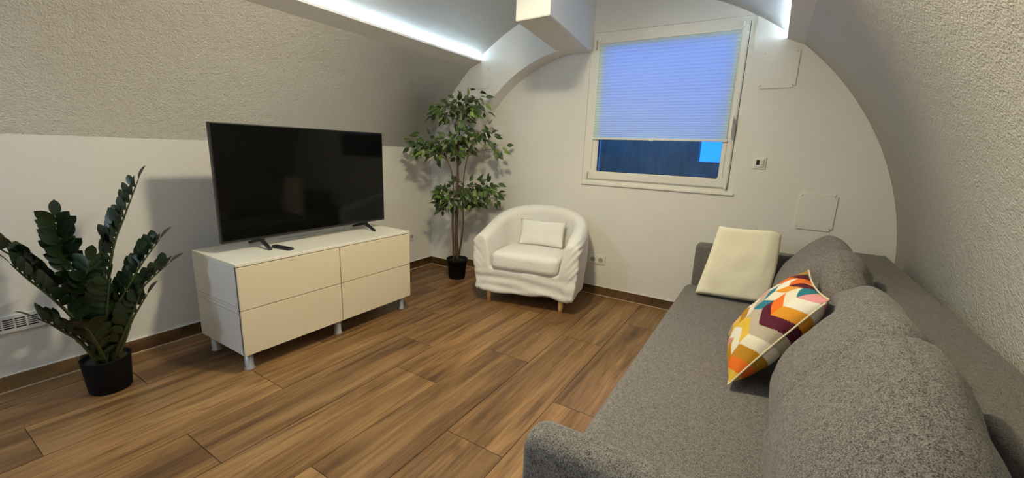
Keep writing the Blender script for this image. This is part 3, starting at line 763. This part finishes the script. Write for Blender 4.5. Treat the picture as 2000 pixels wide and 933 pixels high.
# folded blanket leaning on the far armrest
def blanket():
    root = empty('folded_blanket', (2.897, -0.540, 0.364), 'folded cream fleece blanket leaning against the far armrest of the sofa', 'blanket')
    base = Vector(root.location)
    ux = Vector((0.955, 0.06, 0.03)); uy = Vector((0.06, 0.16, 0.98)).normalized(); uz = ux.cross(uy).normalized()   # uz points away from camera
    uz = -uz if uz.y > 0 else uz                     # towards the camera side
    lay = [(0.036, 0.056, 0.378, 0.440, 0.006, 0.012), (0.017, 0.035, 0.384, 0.446, 0.001, 0.005), (-0.003, 0.016, 0.380, 0.444, -0.004, 0.009), (-0.024, -0.004, 0.384, 0.436, 0.003, 0.001)]
    for li, (t0, t1, w, h, ox, oz) in enumerate(lay):
        nx_, ny_ = 26, 30; v, f = [], []
        for s in (0, 1):
            for i in range(nx_+1):
                for j in range(ny_+1):
                    a, b = i/nx_, j/ny_
                    ed = min(a, 1-a, b, 1-b); rnd = min(1, ed/0.022); rnd = math.sqrt(max(0, 1-(1-rnd)**2))
                    tm = (t0+t1)/2; th_ = (t1-t0)/2*(0.35+0.65*rnd)
                    x = (a-0.5)*w + ox + 0.012*math.sin(b*3.0)*(1 if a > .5 else 0.3) - (0.05*(b**2)*(1-a) if False else 0)
                    x += -0.03*(1-b)*(1-a) + 0.035*b*(1 - a)*1.0 - 0.010*b
                    z = b*h + oz - (0.020*a*(1-a)*4*b*0.35) - (0.022*max(0, a-0.86)/0.14*b)
                    bulge = 0.010*math.sin(a*math.pi)*math.sin(b*math.pi)
                    tt = tm + (th_ if s else -th_) + bulge + 0.006*noise.noise((a*4, b*4, li*3.0)) - 0.050*max(0, a-0.82)/0.18*(0.5+0.5*b)*0.4
                    v.append(ux*x+uy*z+uz*tt)
        m_ = (nx_+1)*(ny_+1)
        for i in range(nx_):
            for j in range(ny_):
                q = (i*(ny_+1)+j, (i+1)*(ny_+1)+j, (i+1)*(ny_+1)+j+1, i*(ny_+1)+j+1)
                f.append(q); f.append(tuple(m_+k for k in q[::-1]))
        per = [(i, 0) for i in range(nx_)] + [(nx_, j) for j in range(ny_)] + [(i, ny_) for i in range(nx_, 0, -1)] + [(0, j) for j in range(ny_, 0, -1)]
        for a_, b_ in zip(per, per[1:]+per[:1]):
            p0, p1 = a_[0]*(ny_+1)+a_[1], b_[0]*(ny_+1)+b_[1]; f.append((p0, m_+p0, m_+p1, p1))
        me = pyd('fold', v, f, True); bm = bmesh.new(); bm.from_mesh(me); bmesh.ops.recalc_face_normals(bm, faces=bm.faces[:]); bm.to_mesh(me); bm.free()
        link('fold', me, M_blanket, root)
blanket()

# ------------------------------------------------------------------ plants
def leaf_mesh(name, ln, wd, fold=0.25, curl=0.15, obovate=False, n=6):
    v, f = [], []
    for i in range(n+1):
        t = i/n
        w = (math.sin(math.pi*t**(0.70 if not obovate else 1.15))**(1.1 if not obovate else 0.62))*wd/2
        if i in (0, n): w = 0.0008
        z = -curl*ln*t*t
        v += [(-w, t*ln, z+fold*w), (0, t*ln, z), (w, t*ln, z+fold*w)]
    for i in range(n):
        a = i*3; f += [(a, a+1, a+4, a+3), (a+1, a+2, a+5, a+4)]
    return pyd(name, v, f, True)
def orient(o, pos, d, upv, sc=1.0, roll=0.0):
    d = Vector(d).normalized(); u = Vector(upv); x = d.cross(u)
    if x.length < 1e-4: x = d.cross(Vector((1, 0, 0)))
    x.normalize(); z = x.cross(d)
    m3 = Matrix((x, d, z)).transposed() @ Matrix.Rotation(roll, 3, 'Y')
    mx = Matrix.Translation(pos) @ (m3 @ Matrix.Scale(sc, 3)).to_4x4()
    if o is not None: o.matrix_local = mx
    return mx
# ficus
FT = Vector((0.545, -0.395, 0))
fi = empty('potted_ficus', FT, 'tall artificial ficus tree in a black pot between cabinet and armchair', 'plant')
link('pot', lathe('pot', [(0.0, 0.0), (0.072, 0.0), (0.077, 0.01), (0.092, 0.165), (0.099, 0.167), (0.101, 0.196), (0.095, 0.196), (0.092, 0.172), (0.0, 0.168)], 36), M_pot, fi)
link('soil', lathe('soil', [(0.0, 0.172), (0.088, 0.172), (0.089, 0.160)], 24), M_soil, fi)
trunks = [[(0.547, -0.394, 0.165), (0.536, -0.401, 0.466), (0.542, -0.397, 0.711), (0.544, -0.396, 1.043), (0.553, -0.39, 1.363), (0.582, -0.372, 1.62)],
          [(0.517, -0.412, 0.165), (0.511, -0.415, 0.365), (0.506, -0.419, 0.563), (0.513, -0.415, 0.806), (0.495, -0.425, 1.017), (0.42, -0.46, 1.20)],
          [(0.556, -0.388, 0.216), (0.578, -0.375, 0.368), (0.593, -0.366, 0.567), (0.586, -0.37, 0.809), (0.6, -0.361, 1.045), (0.64, -0.335, 1.25)]]
TR = [[0.019, 0.018, 0.016, 0.014, 0.010, 0.004], [0.010, 0.009, 0.008, 0.007, 0.006, 0.003], [0.009, 0.009, 0.008, 0.007, 0.006, 0.003]]
tp = []
for pts, rr in zip(trunks, TR):
    sp = spline([Vector(p)-FT for p in pts], 24)
    rads = [rr[0]+(rr[-1]-rr[0])*(i/24)**1.2 for i in range(25)]
    link('trunk', tube('trunk', sp, rads, 8), M_bark, fi); tp += sp
CL = [(0.333, -0.465, 1.528, 9), (0.471, -0.499, 1.574, 10), (0.472, -0.346, 1.603, 10), (0.609, -0.356, 1.609, 12), (0.690, -0.306, 1.680, 9), (0.697, -0.373, 1.563, 9), (0.552, -0.332, 1.479, 9),
      (0.263, -0.625, 1.227, 11), (0.251, -0.48, 1.286, 11), (0.377, -0.615, 1.182, 11), (0.366, -0.434, 1.244, 11), (0.538, -0.493, 1.292, 12), (0.546, -0.394, 1.191, 11), (0.564, -0.266, 1.254, 9),
      (0.616, -0.41, 1.354, 10), (0.723, -0.287, 1.38, 11), (0.829, -0.292, 1.349, 8), (0.695, -0.21, 1.42, 9), (0.865, -0.2, 1.236, 6),
      (0.415, -0.474, 0.811, 12), (0.554, -0.507, 0.746, 11), (0.465, -0.327, 0.868, 10), (0.668, -0.414, 0.857, 12), (0.643, -0.241, 0.878, 10), (0.792, -0.244, 0.904, 10), (0.857, -0.275, 0.826, 10),
      (0.709, -0.26, 0.745, 9), (0.407, -0.421, 0.705, 9), (0.55, -0.275, 0.745, 8)]
FL = [leaf_mesh('leaf', 0.080, 0.038, 0.3, 0.15), leaf_mesh('leaf', 0.086, 0.040, 0.42, 0.25), leaf_mesh('leaf', 0.072, 0.036, 0.2, 0.08)]
FL2 = [leaf_mesh('leaf', 0.078, 0.038, 0.3, 0.15)]
for m_ in FL: m_.materials.append(M_fleaf)
for m_ in FL2: m_.materials.append(M_fleaf_light)
rnd = random.Random(21)
leaves = []
for (x, y, z, nl) in CL:
    c = Vector((x, y, z))-FT
    st = min(tp, key=lambda p: (p-c).length + max(0, p.z-c.z+0.04)*3)
    mid = (st+c)/2+Vector((0, 0, 0.02))
    sp = spline([st, mid, c], 8)
    link('branch', tube('branch', sp, [0.0042-0.0028*i/8 for i in range(9)], 5), M_bark, fi)
    out = Vector((c.x-st.x, c.y-st.y, 0)); out = out.normalized() if out.length > 0.02 else Vector((rnd.uniform(-1, 1), rnd.uniform(-1, 1), 0)).normalized()
    for k in range(int(nl*2.3)):
        t = rnd.uniform(0.50, 1.0) if k > nl*1.4 else 1.0
        b0 = sp[int(t*8)]
        off = Vector((rnd.gauss(0, 1), rnd.gauss(0, 1), rnd.gauss(0, 0.75)))*0.042
        pos = b0+off
        d = (off.normalized()*0.9+out*0.55+Vector((rnd.uniform(-.5, .5), rnd.uniform(-.5, .5), rnd.uniform(-1.25, 0.15))))
        wp = pos+FT+d.normalized()*0.085
        if wp.x < 0.02 or wp.y > -0.02 or (wp.y > -PT-0.015 and wp.x < 0.9 and wp.z > 1.2) or (wp.y > -PT-0.015 and wp.x < 0.32): continue
        lt = rnd.random() < 0.20
        leaves.append((wp.x*0.55-wp.y*0.85, pos, d, (rnd.uniform(-.5, 1.2), rnd.uniform(-1.5, .2), rnd.uniform(0.3, 1.0)), rnd.uniform(0.8, 1.15), rnd.uniform(-0.7, 0.7), rnd.choice(FL2 if lt else FL)))
# the 300 leaves nearest the viewer are single parts, the ones behind them one joined part
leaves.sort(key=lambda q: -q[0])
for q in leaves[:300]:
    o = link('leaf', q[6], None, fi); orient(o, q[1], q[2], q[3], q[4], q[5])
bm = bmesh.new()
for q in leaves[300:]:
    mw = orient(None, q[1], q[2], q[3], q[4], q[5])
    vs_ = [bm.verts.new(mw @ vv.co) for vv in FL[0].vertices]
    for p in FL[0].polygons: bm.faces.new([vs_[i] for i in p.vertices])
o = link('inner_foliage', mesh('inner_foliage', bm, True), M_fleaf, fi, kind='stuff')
# zamioculcas
ZT = Vector((0.345, -2.86, 0))
zz = empty('potted_zamioculcas', ZT, 'dark green plant with fleshy paired leaves in black pot by the wall', 'plant')
link('pot', lathe('pot', [(0.0, 0.0), (0.076, 0.0), (0.081, 0.008), (0.093, 0.165), (0.095, 0.172), (0.090, 0.172), (0.088, 0.150), (0.0, 0.148)], 36), M_pot, zz)
link('soil', lathe('soil', [(0.0, 0.152), (0.086, 0.152), (0.087, 0.140)], 24), M_soil, zz)
ZL = [leaf_mesh('leaflet', 0.096, 0.050, 0.22, 0.10, True, 7), leaf_mesh('leaflet', 0.088, 0.047, 0.30, 0.05, True, 7)]
for m_ in ZL: m_.materials.append(M_zleaf)
ST = [[(0.34, -2.850, 0.15), (0.335, -2.805, 0.512), (0.34, -2.762, 0.709), (0.34, -2.713, 0.829), (0.34, -2.631, 1.024)],
      [(0.32, -2.87, 0.15), (0.30, -2.866, 0.416), (0.285, -2.907, 0.631), (0.28, -2.924, 0.756), (0.28, -2.922, 0.864)],
      [(0.34, -2.889, 0.15), (0.36, -2.928, 0.45), (0.36, -3.011, 0.607), (0.36, -3.064, 0.7), (0.36, -3.150, 0.812)],
      [(0.37, -2.852, 0.15), (0.41, -2.825, 0.38), (0.42, -2.755, 0.516), (0.42, -2.683, 0.629), (0.42, -2.604, 0.73)],
      [(0.375, -2.845, 0.15), (0.40, -2.8, 0.34), (0.40, -2.734, 0.452), (0.40, -2.647, 0.537), (0.40, -2.574, 0.594)],
      [(0.37, -2.825, 0.15), (0.38, -2.786, 0.247), (0.38, -2.751, 0.331), (0.38, -2.708, 0.399), (0.38, -2.676, 0.447)],
      [(0.38, -2.895, 0.15), (0.44, -2.952, 0.31), (0.46, -2.999, 0.382), (0.46, -3.034, 0.433), (0.46, -3.065, 0.467)],
      [(0.37, -2.885, 0.15), (0.43, -2.952, 0.404), (0.44, -3.012, 0.543), (0.44, -3.065, 0.637), (0.44, -3.102, 0.711)],
      [(0.375, -2.865, 0.15), (0.44, -2.86, 0.32), (0.47, -2.855, 0.43), (0.49, -2.845, 0.52), (0.50, -2.835, 0.59)],
      [(0.355, -2.87, 0.15), (0.39, -2.89, 0.36), (0.40, -2.90, 0.48), (0.40, -2.89, 0.58), (0.41, -2.87, 0.67)],
      [(0.385, -2.87, 0.15), (0.46, -2.90, 0.26), (0.50, -2.92, 0.33), (0.53, -2.935, 0.38), (0.55, -2.95, 0.41)],
      [(0.385, -2.85, 0.15), (0.45, -2.82, 0.27), (0.48, -2.79, 0.36), (0.50, -2.765, 0.43), (0.51, -2.745, 0.48)]]
rnd = random.Random(5)
for si, pts in enumerate(ST):
    sp = spline([Vector(p)-ZT for p in pts], 30)
    link('stem', tube('stem', sp, [0.0085-0.0062*i/30 for i in range(31)], 7), M_zstem, zz)
    ln = sum((sp[i+1]-sp[i]).length for i in range(30)); s0 = 0.13 if ln > 0.45 else 0.12
    npair = max(6, int(ln*(1-s0)/0.040))
    tipd = (sp[30]-sp[26]).normalized()
    for k in range(npair+1):
        t = s0+(1-s0)*k/npair; i = min(29, int(t*30)); p = sp[i].lerp(sp[i+1], t*30-i); tan = (sp[min(30, i+1)]-sp[max(0, i-1)]).normalized()
        # the two leaf rows spread sideways of the arching stem
        side = tan.cross(Vector((0, 0, 1))); side = side.normalized() if side.length > 0.15 else Vector((0.3, 1, 0)).normalized()
        if si in (1, 9): side = Vector((0.25, 0.97, 0))
        upn = side.cross(tan).normalized()
        if upn.z < 0: upn = -upn
        if k == npair:
            o = link('leaflet', ZL[0], None, zz); orient(o, p, tan, upn, 0.8); continue
        for s in (-1, 1):
            d = tan*rnd.uniform(0.55, 0.75)+side*s*rnd.uniform(0.55, 0.8)+upn*rnd.uniform(0.45, 0.75)
            wp = p+ZT+d.normalized()*0.08
            if wp.x < 0.02: continue
            o = link('leaflet', rnd.choice(ZL), None, zz)
            orient(o, p, d, tan*-0.2+upn*0.5-side*s*0.5, (1.05-0.35*abs(t-0.55))*rnd.uniform(0.9, 1.1), rnd.uniform(-0.3, 0.3))
